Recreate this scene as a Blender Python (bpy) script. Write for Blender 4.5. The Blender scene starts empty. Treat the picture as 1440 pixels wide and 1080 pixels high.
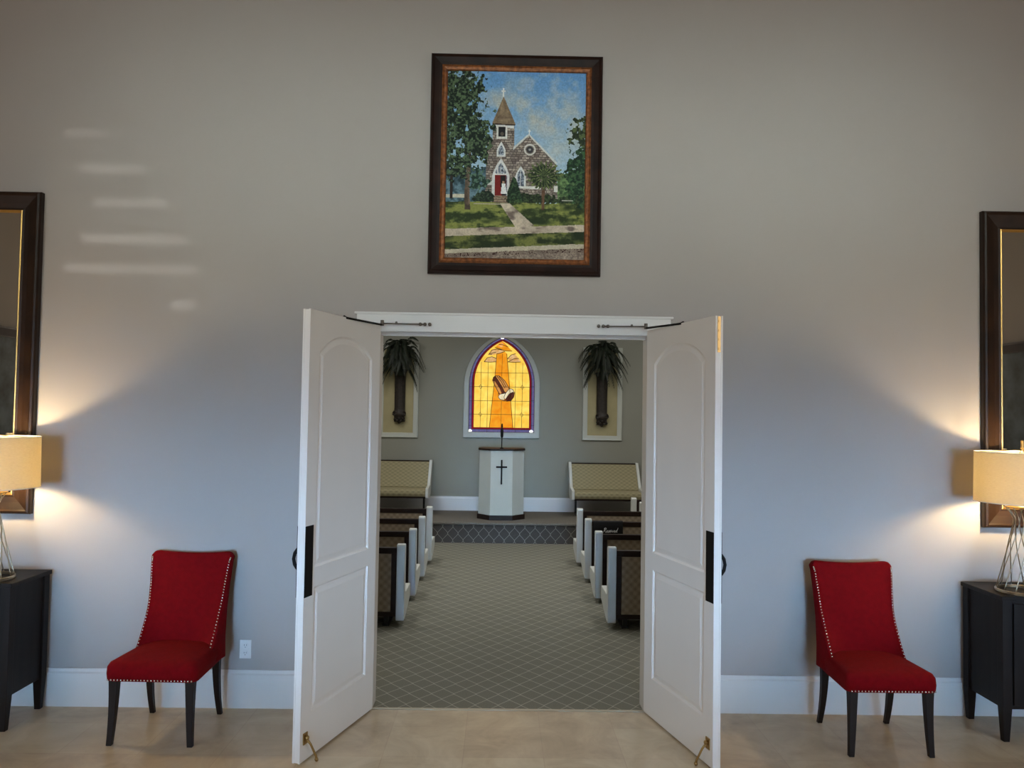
import bpy, bmesh, math, random
import numpy as np
from mathutils import Vector, Matrix
random.seed(7); rng = np.random.default_rng(11)
PI = math.pi
S = bpy.context.scene
COL = S.collection

# ------------------------------------------------------------------ camera
def camera():
    yaw, pitch, roll = .0148, .036, .016
    f = Vector((math.sin(yaw)*math.cos(pitch), math.cos(yaw)*math.cos(pitch), math.sin(pitch)))
    r = Vector((math.cos(yaw), -math.sin(yaw), 0)); u = r.cross(f)
    c, s = math.cos(roll), math.sin(roll)
    r2 = c*r + s*u; u2 = -s*r + c*u
    M = Matrix((r2, u2, -f)).transposed().to_4x4(); M.translation = (-.085, -5.1873, 1.8929)
    cd = bpy.data.cameras.new('camera'); cd.sensor_width = 36; cd.lens = 1129.5/1440*36; cd.clip_start = .05
    co = bpy.data.objects.new('camera', cd); COL.objects.link(co); co.matrix_world = M; S.camera = co
camera()
def srgb(r, g, b):
    return tuple((v/255/12.92) if v/255 <= .04045 else ((v/255+.055)/1.055)**2.4 for v in (r, g, b)) + (1.,)

# ------------------------------------------------------------------ world, light, exposure
W = bpy.data.worlds.new('world'); S.world = W; W.use_nodes = True
W.node_tree.nodes['Background'].inputs[0].default_value = (.55, .65, .8, 1)
W.node_tree.nodes['Background'].inputs[1].default_value = .02
S.view_settings.view_transform = 'Standard'; S.view_settings.look = 'None'
S.view_settings.exposure = 0; S.view_settings.gamma = 1; S.view_settings.use_curve_mapping = False

def area(name, loc, to, sx, sy, power, color, spread=PI, glossy=True):
    d = bpy.data.lights.new(name, 'AREA'); d.shape = 'RECTANGLE'; d.size = sx; d.size_y = sy
    d.energy = power; d.color = color; d.spread = spread
    o = bpy.data.objects.new(name, d); COL.objects.link(o); o.location = loc
    o.rotation_euler = (Vector(to)-Vector(loc)).to_track_quat('-Z', 'Y').to_euler()
    return o
# lamps added before the wall behind the camera, for assumed daylight; no glazing built
area('assumed_door_daylight', (0, -8.85, 1.25), (0, 0, 1.0), 8.4, 1.4, 38, (.36, .64, 1.0), math.radians(17.5))
area('assumed_high_daylight', (.4, -8.85, 4.2), (.2, 0, 3.5), 6.0, 1.0, 14, (.82, 1.0, .98), math.radians(21))
area('foyer_ceiling_fill', (0, -4.6, 5.1), (0, -4.2, 0), 4.5, 2.5, 5, (1.0, .95, .9))  # unseen overhead fill, added for general brightness in the foyer
for s_ in (-1, 1):              # unseen fill lamps added at the sides to brighten the door faces
    area('foyer_side_fill', (s_*4.8, -4.6, 2.3), (0, -1.6, 1.5), 2.6, 2.6, 96, (1.0, .915, .86))
# assumed ceiling lights of the chapel, unseen, with no fixtures built
for i, (x, y, e) in enumerate(((-2.3, 2.6, 26), (2.3, 2.6, 26), (0, 3.9, 34), (-2.2, 5.6, 32), (2.2, 5.6, 32))):
    area('assumed_chapel_light', (x, y, 3.86), (x, y+.01, 0), .9, .9, e, (1.0, .985, .94))
# low sun slipping through an assumed shutter in the wall behind the camera
sd = bpy.data.lights.new('sun', 'SUN'); sd.energy = 1.05; sd.angle = math.radians(.45); sd.color = (1, 1, .97)
so = bpy.data.objects.new('sun', sd); COL.objects.link(so); so.location = (-2.5, -14, 3)
so.rotation_euler = Vector((0, 1, 0)).to_track_quat('-Z', 'Y').to_euler()

# ------------------------------------------------------------------ materials
def mat(name, col, rough=.6, metal=0, bump=0, bscale=200, var=0, vscale=8, col2=None, spec=.5, coat=0, sheen=0, vstretch=None):
    m = bpy.data.materials.new(name); m.use_nodes = True; nt = m.node_tree; N = nt.nodes; L = nt.links
    b = N['Principled BSDF']; b.inputs['Base Color'].default_value = col
    b.inputs['Roughness'].default_value = rough; b.inputs['Metallic'].default_value = metal
    b.inputs['Specular IOR Level'].default_value = spec; b.inputs['Coat Weight'].default_value = coat
    b.inputs['Sheen Weight'].default_value = sheen
    tc = N.new('ShaderNodeTexCoord'); vec = tc.outputs['Object']
    if vstretch:
        mp = N.new('ShaderNodeMapping'); mp.inputs['Scale'].default_value = vstretch; L.new(vec, mp.inputs[0]); vec2 = mp.outputs[0]
    else: vec2 = vec
    if var or col2:
        n = N.new('ShaderNodeTexNoise'); n.inputs['Scale'].default_value = vscale; n.inputs['Detail'].default_value = 5
        L.new(vec2, n.inputs['Vector'])
        mx = N.new('ShaderNodeMix'); mx.data_type = 'RGBA'
        c2 = col2 or tuple(min(1, c*(1+var)) for c in col[:3])+(1,)
        mx.inputs[6].default_value = tuple(c*(1-var) for c in col[:3])+(1,) if not col2 else col
        mx.inputs[7].default_value = c2
        r = N.new('ShaderNodeMapRange'); r.inputs[1].default_value = .35; r.inputs[2].default_value = .65
        L.new(n.outputs[0], r.inputs[0]); L.new(r.outputs[0], mx.inputs[0]); L.new(mx.outputs[2], b.inputs['Base Color'])
    if bump:
        n2 = N.new('ShaderNodeTexNoise'); n2.inputs['Scale'].default_value = bscale; n2.inputs['Detail'].default_value = 3
        L.new(vec2, n2.inputs['Vector'])
        bp = N.new('ShaderNodeBump'); bp.inputs['Strength'].default_value = bump; bp.inputs['Distance'].default_value = .002
        L.new(n2.outputs[0], bp.inputs['Height']); L.new(bp.outputs[0], b.inputs['Normal'])
    return m
def nodes(m): return m.node_tree.nodes, m.node_tree.links, m.node_tree.nodes['Principled BSDF']
def math_node(N, L, op, a, b=None, c=None):
    n = N.new('ShaderNodeMath'); n.operation = op
    for i, v in enumerate((a, b, c)):
        if v is None: continue
        if isinstance(v, (int, float)): n.inputs[i].default_value = v
        else: L.new(v, n.inputs[i])
    return n.outputs[0]

M_wall = mat('taupe_wall_paint', srgb(171, 165, 160), .75, bump=.25, bscale=260, var=.015, vscale=1.5)
M_chapel = mat('grey_wall_paint', srgb(150, 150, 139), .85, bump=.15, bscale=260, var=.02, vscale=2)
M_ceil = mat('ceiling_white', srgb(205, 203, 198), .9)
M_white = mat('white_trim_paint', srgb(220, 218, 214), .42, var=.012, vscale=3)
M_door = mat('white_door_paint', srgb(242, 238, 231), .4, bump=.06, bscale=80, var=.012, vscale=3)
M_pewwhite = mat('white_pew_paint', srgb(214, 217, 212), .4, var=.02, vscale=6)
M_darkwood = mat('espresso_wood', srgb(30, 21, 17), .5, var=.25, vscale=6, vstretch=(3, 3, .4), spec=.25)
M_pewwood = mat('dark_walnut', srgb(38, 26, 21), .5, var=.25, vscale=6, vstretch=(.4, 3, 3), spec=.2)
M_console = mat('black_brown_wood', srgb(27, 21, 18), .5, var=.3, vscale=5, vstretch=(3, 3, .5), spec=.2)
M_red = mat('red_upholstery', srgb(112, 2, 9), .95, bump=.5, bscale=500, var=.08, vscale=30, spec=.15)
M_nail = mat('nickel_nailheads', srgb(225, 222, 215), .25, 1)
M_black = mat('black_metal', srgb(13, 12, 12), .6, spec=.2)
M_chrome = mat('steel_rod', srgb(120, 116, 110), .28, 1)
M_brass = mat('brass', srgb(176, 148, 98), .32, 1)
M_wire = mat('aged_silver_wire', srgb(165, 155, 135), .3, 1)
M_frame = mat('mahogany_frame', srgb(34, 17, 11), .5, var=.35, vscale=9, spec=.2)
M_frame2 = mat('bronze_brown_frame', srgb(38, 23, 13), .45, .1, var=.35, vscale=7, spec=.3)
M_gilt = mat('worn_gilt', srgb(150, 92, 48), .5, .35, bump=.5, bscale=120, col2=srgb(98, 54, 26), vscale=40)
M_giltlip = mat('gold_lip', srgb(205, 160, 90), .35, .8)
M_mirror = mat('mirror_glass', (.66, .61, .52, 1), .015, 1)  # warm tint stands in for the dim warm wall it reflects
M_plate = mat('outlet_plastic', srgb(228, 226, 222), .35)
M_slot = mat('outlet_slots', srgb(60, 58, 55), .6)
M_beige = mat('beige_panel', srgb(176, 166, 128), .9, var=.05, vscale=5)
M_bronze = mat('carved_dark_resin', srgb(44, 37, 30), .6, bump=.6, bscale=60, var=.3, vscale=25)
M_leaf = mat('fern_leaves', srgb(34, 46, 28), .55, col2=srgb(18, 26, 17), vscale=18)
M_leaf2 = mat('fern_stems', srgb(52, 40, 28), .7)
M_podium = mat('ivory_podium', srgb(190, 188, 174), .6, var=.02, vscale=4)
M_cloth = mat('black_cloth', srgb(17, 16, 17), .9, bump=.3, bscale=300)
M_script = mat('white_embroidery', srgb(225, 225, 225), .7)
M_benchfab = mat('tan_woven_fabric', srgb(158, 150, 112), .9)
M_pewfab = mat('brown_woven_fabric', srgb(112, 102, 92), .9)
M_foot = mat('pew_foot', srgb(18, 15, 14), .5)
M_lampshade = bpy.data.materials.new('linen_shade'); M_lampshade.use_nodes = True

def woven(m, c1, c2, scale, axes=(0, 2)):
    N, L, b = nodes(m)
    tc = N.new('ShaderNodeTexCoord'); sx = N.new('ShaderNodeSeparateXYZ'); L.new(tc.outputs['Object'], sx.inputs[0])
    a = math_node(N, L, 'SINE', math_node(N, L, 'MULTIPLY', sx.outputs[axes[0]], 2*PI/scale))
    z = math_node(N, L, 'SINE', math_node(N, L, 'MULTIPLY', math_node(N, L, 'ADD', sx.outputs[2], math_node(N, L, 'MULTIPLY', sx.outputs[1], .8)), 2*PI/scale))
    v = math_node(N, L, 'MULTIPLY_ADD', math_node(N, L, 'MULTIPLY', a, z), .5, .5)
    n = N.new('ShaderNodeTexNoise'); n.inputs['Scale'].default_value = 90; L.new(tc.outputs['Object'], n.inputs['Vector'])
    v = math_node(N, L, 'MULTIPLY_ADD', n.outputs[0], .5, math_node(N, L, 'MULTIPLY', v, .75))
    mx = N.new('ShaderNodeMix'); mx.data_type = 'RGBA'; L.new(v, mx.inputs[0])
    mx.inputs[6].default_value = c1; mx.inputs[7].default_value = c2; L.new(mx.outputs[2], b.inputs['Base Color'])
woven(M_pewfab, srgb(122, 108, 92), srgb(164, 150, 130), .075)
woven(M_benchfab, srgb(128, 121, 92), srgb(166, 157, 124), .085)

def carpet(name, vert=False):
    m = mat(name, srgb(112, 112, 104), .95, bump=.6, bscale=350); N, L, b = nodes(m)
    b.inputs['Specular IOR Level'].default_value = .1
    tc = N.new('ShaderNodeTexCoord'); sx = N.new('ShaderNodeSeparateXYZ'); L.new(tc.outputs['Object'], sx.inputs[0])
    p, q = .149, .2
    X = math_node(N, L, 'ADD', sx.outputs[0], .734); Y = math_node(N, L, 'ADD', sx.outputs[2 if vert else 1], -.035 if vert else -.187)
    cs = math_node(N, L, 'COSINE', math_node(N, L, 'MULTIPLY', Y, 2*PI/q))
    # soft triangle wave: cos pushed towards straight sides, flat where the lines meet
    tri = math_node(N, L, 'ARCSINE', math_node(N, L, 'MULTIPLY', cs, .985))
    tri = math_node(N, L, 'MULTIPLY', tri, (1.3 if vert else 1.12)*2/PI)
    tri = math_node(N, L, 'MINIMUM', math_node(N, L, 'MAXIMUM', tri, -1), 1)
    A = math_node(N, L, 'MULTIPLY', tri, p/4)
    def wave(off, sgn):
        u = math_node(N, L, 'SUBTRACT', math_node(N, L, 'SUBTRACT', X, off), math_node(N, L, 'MULTIPLY', A, sgn))
        return math_node(N, L, 'ABSOLUTE', math_node(N, L, 'WRAP', u, p/2, -p/2))
    d = math_node(N, L, 'MINIMUM', wave(-p/4, 1), wave(p/4, -1))
    r = N.new('ShaderNodeMapRange'); r.inputs[1].default_value = .0055; r.inputs[2].default_value = .0025; L.new(d, r.inputs[0])
    n = N.new('ShaderNodeTexNoise'); n.inputs['Scale'].default_value = 160; n.inputs['Detail'].default_value = 4; L.new(tc.outputs['Object'], n.inputs['Vector'])
    n3 = N.new('ShaderNodeTexNoise'); n3.inputs['Scale'].default_value = 2.5; L.new(tc.outputs['Object'], n3.inputs['Vector'])
    c1 = N.new('ShaderNodeMix'); c1.data_type = 'RGBA'; L.new(n.outputs[0], c1.inputs[0])
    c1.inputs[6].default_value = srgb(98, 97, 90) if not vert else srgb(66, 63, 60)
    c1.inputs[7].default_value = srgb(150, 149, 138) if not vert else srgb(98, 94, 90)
    c2 = N.new('ShaderNodeMix'); c2.data_type = 'RGBA'; L.new(math_node(N, L, 'MULTIPLY', n3.outputs[0], 0 if vert else .3), c2.inputs[0])
    L.new(c1.outputs[2], c2.inputs[6]); c2.inputs[7].default_value = srgb(122, 122, 96)
    c3 = N.new('ShaderNodeMix'); c3.data_type = 'RGBA'; L.new(math_node(N, L, 'MULTIPLY', r.outputs[0], .75), c3.inputs[0])
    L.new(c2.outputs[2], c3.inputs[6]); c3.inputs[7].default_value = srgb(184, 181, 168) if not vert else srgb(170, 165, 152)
    L.new(c3.outputs[2], b.inputs['Base Color'])
    return m
M_carpet = carpet('trellis_carpet'); M_riser = carpet('trellis_riser', True)
M_stagecar = mat('stage_carpet', srgb(112, 107, 99), .95, bump=.5, bscale=300, var=.2, vscale=70)

def tiles():
    m = mat('travertine_tiles', srgb(180, 165, 140), .3); N, L, b = nodes(m)
    tc = N.new('ShaderNodeTexCoord'); mp = N.new('ShaderNodeMapping'); mp.inputs['Location'].default_value = (.255, .28, 0)
    L.new(tc.outputs['Object'], mp.inputs[0])
    br = N.new('ShaderNodeTexBrick'); br.offset = 0; br.inputs['Scale'].default_value = 1
    br.inputs['Brick Width'].default_value = .443; br.inputs['Row Height'].default_value = .425
    br.inputs['Mortar Size'].default_value = .0022; br.inputs['Mortar Smooth'].default_value = .3; br.inputs['Bias'].default_value = 0
    br.inputs['Color1'].default_value = (.42, .42, .42, 1); br.inputs['Color2'].default_value = (.62, .62, .62, 1); br.inputs['Mortar'].default_value = (.3, .3, .3, 1)
    L.new(mp.outputs[0], br.inputs['Vector'])
    n = N.new('ShaderNodeTexNoise'); n.inputs['Scale'].default_value = 3.2; n.inputs['Detail'].default_value = 8; n.inputs['Roughness'].default_value = .65; n.inputs['Distortion'].default_value = .8
    L.new(tc.outputs['Object'], n.inputs['Vector'])
    cr = N.new('ShaderNodeValToRGB'); L.new(n.outputs[0], cr.inputs[0])
    cr.color_ramp.elements[0].position = .3; cr.color_ramp.elements[0].color = srgb(186, 167, 138)
    cr.color_ramp.elements[1].position = .7; cr.color_ramp.elements[1].color = srgb(222, 207, 180)
    mx = N.new('ShaderNodeMix'); mx.data_type = 'RGBA'; mx.blend_type = 'OVERLAY'; mx.inputs[0].default_value = .45
    L.new(cr.outputs[0], mx.inputs[6]); L.new(br.outputs['Color'], mx.inputs[7]); L.new(mx.outputs[2], b.inputs['Base Color'])
    return m
M_tile = tiles()

def shade_mat():
    N, L = M_lampshade.node_tree.nodes, M_lampshade.node_tree.links
    N.remove(N['Principled BSDF']); out = N['Material Output']
    tc = N.new('ShaderNodeTexCoord'); sp = N.new('ShaderNodeMapping'); sp.inputs['Scale'].default_value = (6, 6, 60); L.new(tc.outputs['Object'], sp.inputs[0])
    n = N.new('ShaderNodeTexNoise'); n.inputs['Scale'].default_value = 9; n.inputs['Detail'].default_value = 4; L.new(sp.outputs[0], n.inputs['Vector'])
    mx = N.new('ShaderNodeMix'); mx.data_type = 'RGBA'; L.new(n.outputs[0], mx.inputs[0])
    mx.inputs[6].default_value = srgb(200, 188, 158); mx.inputs[7].default_value = srgb(236, 226, 200)
    d = N.new('ShaderNodeBsdfDiffuse'); t = N.new('ShaderNodeBsdfTranslucent'); s = N.new('ShaderNodeMixShader'); s.inputs[0].default_value = .48
    L.new(mx.outputs[2], d.inputs[0]); L.new(mx.outputs[2], t.inputs[0]); L.new(d.outputs[0], s.inputs[1]); L.new(t.outputs[0], s.inputs[2]); L.new(s.outputs[0], out.inputs[0])
shade_mat()
def emit(name, col, k):
    m = bpy.data.materials.new(name); m.use_nodes = True; b = m.node_tree.nodes['Principled BSDF']
    b.inputs['Base Color'].default_value = tuple(c*.3 for c in col[:3])+(1,); b.inputs['Emission Color'].default_value = col; b.inputs['Emission Strength'].default_value = k
    b.inputs['Roughness'].default_value = .7; b.inputs['Specular IOR Level'].default_value = .1
    return m
def glass_emit(name, c1, c2, k, scale=14):
    m = emit(name, c1, k); N, L, b = nodes(m)
    tc = N.new('ShaderNodeTexCoord'); n = N.new('ShaderNodeTexNoise'); n.inputs['Scale'].default_value = scale; n.inputs['Detail'].default_value = 4; n.inputs['Distortion'].default_value = .6
    L.new(tc.outputs['Object'], n.inputs['Vector'])
    r = N.new('ShaderNodeMapRange'); r.inputs[1].default_value = .3; r.inputs[2].default_value = .7; L.new(n.outputs[0], r.inputs[0])
    mx = N.new('ShaderNodeMix'); mx.data_type = 'RGBA'; mx.inputs[6].default_value = c1; mx.inputs[7].default_value = c2
    L.new(r.outputs[0], mx.inputs[0]); L.new(mx.outputs[2], b.inputs['Emission Color']); return m

# ------------------------------------------------------------------ mesh builder
class MB:
    def __init__(s): s.v = []; s.f = []; s.m = []; s.sm = []
    def add(s, vs, fs, mi=0, smooth=False):
        o = len(s.v); s.v += [tuple(v) for v in vs]
        for f in fs: s.f.append([o+i for i in f]); s.m.append(mi); s.sm.append(smooth)
    def box(s, x0, x1, y0, y1, z0, z1, mi=0):
        s.add([(x0,y0,z0),(x1,y0,z0),(x1,y1,z0),(x0,y1,z0),(x0,y0,z1),(x1,y0,z1),(x1,y1,z1),(x0,y1,z1)],
              [(0,3,2,1),(4,5,6,7),(0,1,5,4),(1,2,6,5),(2,3,7,6),(3,0,4,7)], mi)
    def prism(s, poly, a0, a1, axis='x', mi=0):      # poly in the two other axes
        def P(a, b, c): return {'x': (c, a, b), 'y': (a, c, b), 'z': (a, b, c)}[axis]
        n = len(poly); vs = [P(a, b, a0) for a, b in poly]+[P(a, b, a1) for a, b in poly]
        s.add(vs, [tuple(range(n))[::-1], tuple(range(n, 2*n))]+[(i, (i+1) % n, n+(i+1) % n, n+i) for i in range(n)], mi)
    def lathe(s, prof, c=(0, 0, 0), n=24, mi=0, caps=True):
        vs = []; 
        for r, z in prof:
            for i in range(n): a = 2*PI*i/n; vs.append((c[0]+r*math.cos(a), c[1]+r*math.sin(a), c[2]+z))
        fs = [(j*n+i, j*n+(i+1) % n, (j+1)*n+(i+1) % n, (j+1)*n+i) for j in range(len(prof)-1) for i in range(n)]
        s.add(vs, fs, mi, True)
        if caps:
            o = (len(prof)-1)*n; k = len(s.v)-len(vs)
            s.f.append([k+i for i in range(n)][::-1]); s.m.append(mi); s.sm.append(False)
            s.f.append([k+o+i for i in range(n)]); s.m.append(mi); s.sm.append(False)
    def tube(s, pts, r, n=8, mi=0, closed=False):
        pts = [Vector(p) for p in pts]; m = len(pts); rs = r if isinstance(r, (list, tuple)) else [r]*m
        vs = []; up = None
        for i, p in enumerate(pts):
            a = pts[(i-1) % m] if (i or closed) else p; b = pts[(i+1) % m] if (i < m-1 or closed) else p
            t = (b-a).normalized()
            if up is None: up = Vector((0, 0, 1)) if abs(t.z) < .9 else Vector((1, 0, 0))
            x = t.cross(up).normalized(); y = x.cross(t).normalized(); up = y
            for k in range(n): g = 2*PI*k/n; vs.append(p+(x*math.cos(g)+y*math.sin(g))*rs[i])
        fs = [(j*n+k, j*n+(k+1) % n, ((j+1) % m)*n+(k+1) % n, ((j+1) % m)*n+k) for j in range(m if closed else m-1) for k in range(n)]
        if not closed: fs += [tuple(range(n))[::-1], tuple((m-1)*n+k for k in range(n))]
        s.add(vs, fs, mi, True)
    def ball(s, c, r, n=8, mi=0, sz=1):
        prof = [(max(.0001, r*math.sin(PI*i/(n//2+1))), -r*sz*math.cos(PI*i/(n//2+1))) for i in range(n//2+2)]
        s.lathe(prof, c, n, mi, caps=False)
    def build(s, name, mats, parent=None, bevel=0, seg=2, loc=(0, 0, 0), subsurf=0):
        me = bpy.data.meshes.new(name); me.from_pydata(s.v, [], s.f)
        mats = mats if isinstance(mats, (list, tuple)) else [mats]
        for m in mats: me.materials.append(m)
        me.polygons.foreach_set('material_index', s.m); me.polygons.foreach_set('use_smooth', s.sm); me.update()
        bm = bmesh.new(); bm.from_mesh(me); bmesh.ops.recalc_face_normals(bm, faces=bm.faces); bm.to_mesh(me); bm.free()
        o = bpy.data.objects.new(name, me); COL.objects.link(o); o.location = loc
        if parent: o.parent = parent
        if bevel:
            b = o.modifiers.new('bevel', 'BEVEL'); b.width = bevel; b.segments = seg; b.limit_method = 'ANGLE'; b.harden_normals = False
        if subsurf:
            b = o.modifiers.new('sub', 'SUBSURF'); b.levels = subsurf; b.render_levels = subsurf
        return o
def thing(name, label, cat, loc=(0, 0, 0), rz=0, group=None):
    o = bpy.data.objects.new(name, None); COL.objects.link(o); o.location = loc; o.rotation_euler = (0, 0, rz); o.empty_display_size = .1
    o['label'] = label; o['category'] = cat
    if group: o['group'] = group
    return o
def tag(o, label, cat, group=None):
    o['label'] = label; o['category'] = cat
    if group: o['group'] = group
    return o
def struct(o, label, cat='room part'):
    o['kind'] = 'structure'; o['label'] = label; o['category'] = cat; return o
def dup(root, loc, rz=None, label=None):
    def cp(o, par):
        c = o.copy(); COL.objects.link(c)
        if par: c.parent = par
        for ch in [x for x in bpy.data.objects if x.parent == o]: cp(ch, c)
        return c
    kids = {}
    r = cp(root, None); r.location = loc
    if rz is not None: r.rotation_euler = (0, 0, rz)
    if label: r['label'] = label
    return r

# ------------------------------------------------------------------ room shell
OW = .885; OH = 2.43            # rough opening
XS = 4.9; YB = -9.0; ZC = 5.2   # foyer
m = MB(); m.box(-XS, XS, YB, .0, -.1, 0); struct(m.build('floor', M_tile), 'beige travertine tile floor of the foyer', 'floor')
m = MB(); m.box(-4.3, 4.3, .0, 8.0, -.1, 0); struct(m.build('floor', M_carpet), 'grey trellis patterned carpet of the chapel', 'carpet')
m = MB(); m.box(-XS-.1, -OW, 0, .15, 0, ZC); m.box(OW, XS+.1, 0, .15, 0, ZC); m.box(-OW, OW, 0, .15, OH, ZC)
struct(m.build('wall_front', M_wall), 'taupe wall with the double door opening', 'wall')
for s, n in ((-1, 'left'), (1, 'right')):
    m = MB(); m.box(min(s*XS, s*(XS+.15)), max(s*XS, s*(XS+.15)), YB, 0, 0, ZC); struct(m.build('wall_'+n, M_wall), 'taupe %s side wall of the foyer' % n, 'wall')
m = MB(); m.box(-XS, XS, YB, 0, ZC, ZC+.1); struct(m.build('ceiling', M_ceil), 'high white foyer ceiling', 'ceiling')
m = MB()                        # back wall, with an assumed shutter, its slits cut to shape the sun streaks
sl = [(-2.94, -2.66, 3.66, .022), (-2.84, -2.43, 3.43, .028), (-2.74, -2.26, 3.21, .025), (-2.80, -2.13, 2.975, .032), (-2.91, -2.45, 2.78, .03), (-2.43, -2.05, 2.77, .03), (-2.22, -2.06, 2.555, .03)]
zs = 3.9
x0, x1 = -3.2, -1.8
m.box(-XS, x0, YB-.15, YB, 0, ZC); m.box(x1, XS, YB-.15, YB, 0, ZC); m.box(x0, x1, YB-.15, YB, 0, 2.3); m.box(x0, x1, YB-.15, YB, zs, ZC)
struct(m.build('wall_back', M_wall), 'taupe wall behind the camera', 'wall')
m = MB()
rows = sorted({r[2] for r in sl}, reverse=True); z = zs
def row(zt, zb, gaps):
    if not gaps: m.box(x0, x1, YB-.04, YB-.02, zb, zt); return
    x = x0
    for a, b in sorted(gaps): m.box(x, a, YB-.04, YB-.02, zb, zt); x = b
    m.box(x, x1, YB-.04, YB-.02, zb, zt)
for a, b, c, h in sorted([s_ for s_ in sl if s_[2] != 2.77], key=lambda r: -r[2]):
    row(z, c+h/2, None); g = [(a, b)]
    if c == 2.78: g.append((-2.42, -2.05))
    row(c+h/2, c-h/2, g); z = c-h/2
row(z, 2.3, None)
struct(m.build('assumed_shutter', M_white), 'assumed white slatted shutter in the wall behind the camera', 'window')
# chapel shell
CW = 7.93; CX = 4.2; CZ = 3.9
m = MB(); m.box(-CX, CX, .15, .16, OH, CZ); m.box(-CX, -OW-.12, .15, .16, 0, CZ); m.box(OW+.12, CX, .15, .16, 0, CZ)
struct(m.build('wall_entrance', M_chapel), 'grey chapel side of the entrance wall', 'wall')
m = MB(); m.box(-CX, CX, CW, CW+.15, 0, CZ); struct(m.build('wall_altar', M_chapel), 'grey wall behind the podium', 'wall')
for s, n in ((-1, 'chapel_left'), (1, 'chapel_right')):
    m = MB(); m.box(min(s*CX, s*(CX+.1)), max(s*CX, s*(CX+.1)), .15, CW+.15, 0, CZ); struct(m.build('wall_'+n, M_chapel), 'grey side wall, %s' % n.replace('_', ' '), 'wall')
m = MB(); m.box(-CX-.1, CX+.1, .15, CW+.15, CZ, CZ+.1); struct(m.build('ceiling', M_ceil), 'white chapel ceiling', 'ceiling')
# stage
SZ = .298; SY = 6.54
m = MB(); m.box(-CX, CX, SY, CW, 0, SZ-.035)
st = struct(m.build('stage_platform', M_riser), 'low carpeted platform with trellis patterned riser', 'stage')
m = MB(); m.box(-CX, CX, SY-.025, CW, SZ-.035, SZ); m.build('stage_top', M_stagecar, st, bevel=.012)
# baseboards
def baseboard(name, x0, x1, y, h, label, z=0, d=.016):
    m = MB(); m.prism([(y, z), (y, z+h), (y-d*.45, z+h), (y-d*.6, z+h-.02), (y-d, z+h-.03), (y-d, z)], x0, x1, 'x')
    return struct(m.build(name, M_white), label, 'baseboard')
baseboard('baseboard_left', -XS, -1.015, 0, .236, 'white baseboard left of the doors')
baseboard('baseboard_right', 1.015, XS, 0, .236, 'white baseboard right of the doors')
baseboard('baseboard_altar', -CX, CX, CW, .226, 'white baseboard behind the podium', z=SZ)
# door casing and jamb
m = MB()
m.box(-1.015, 1.015, -.02, 0, 2.405, 2.522); m.box(-1.015, -.89, -.02, 0, 0, 2.405); m.box(.89, 1.015, -.02, 0, 0, 2.405)
m.box(-1.03, 1.03, -.028, 0, 2.515, 2.53)
struct(m.build('trim_1', M_white, bevel=.003), 'white door casing around the double opening', 'door trim')
m = MB(); m.box(-OW, -.865, 0, .15, 0, OH); m.box(.865, OW, 0, .15, 0, OH); m.box(-.865, .865, 0, .15, 2.41, OH)
m.box(-.865, .865, .05, .09, 2.385, 2.41)
struct(m.build('trim_2', M_white), 'white jamb lining the double opening', 'door trim')
m = MB(); m.box(-.865, .865, -.012, .012, 0, .006); struct(m.build('trim_3', mat('stone_threshold', srgb(190, 180, 158), .4)), 'pale strip between tile and carpet', 'threshold')

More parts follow.
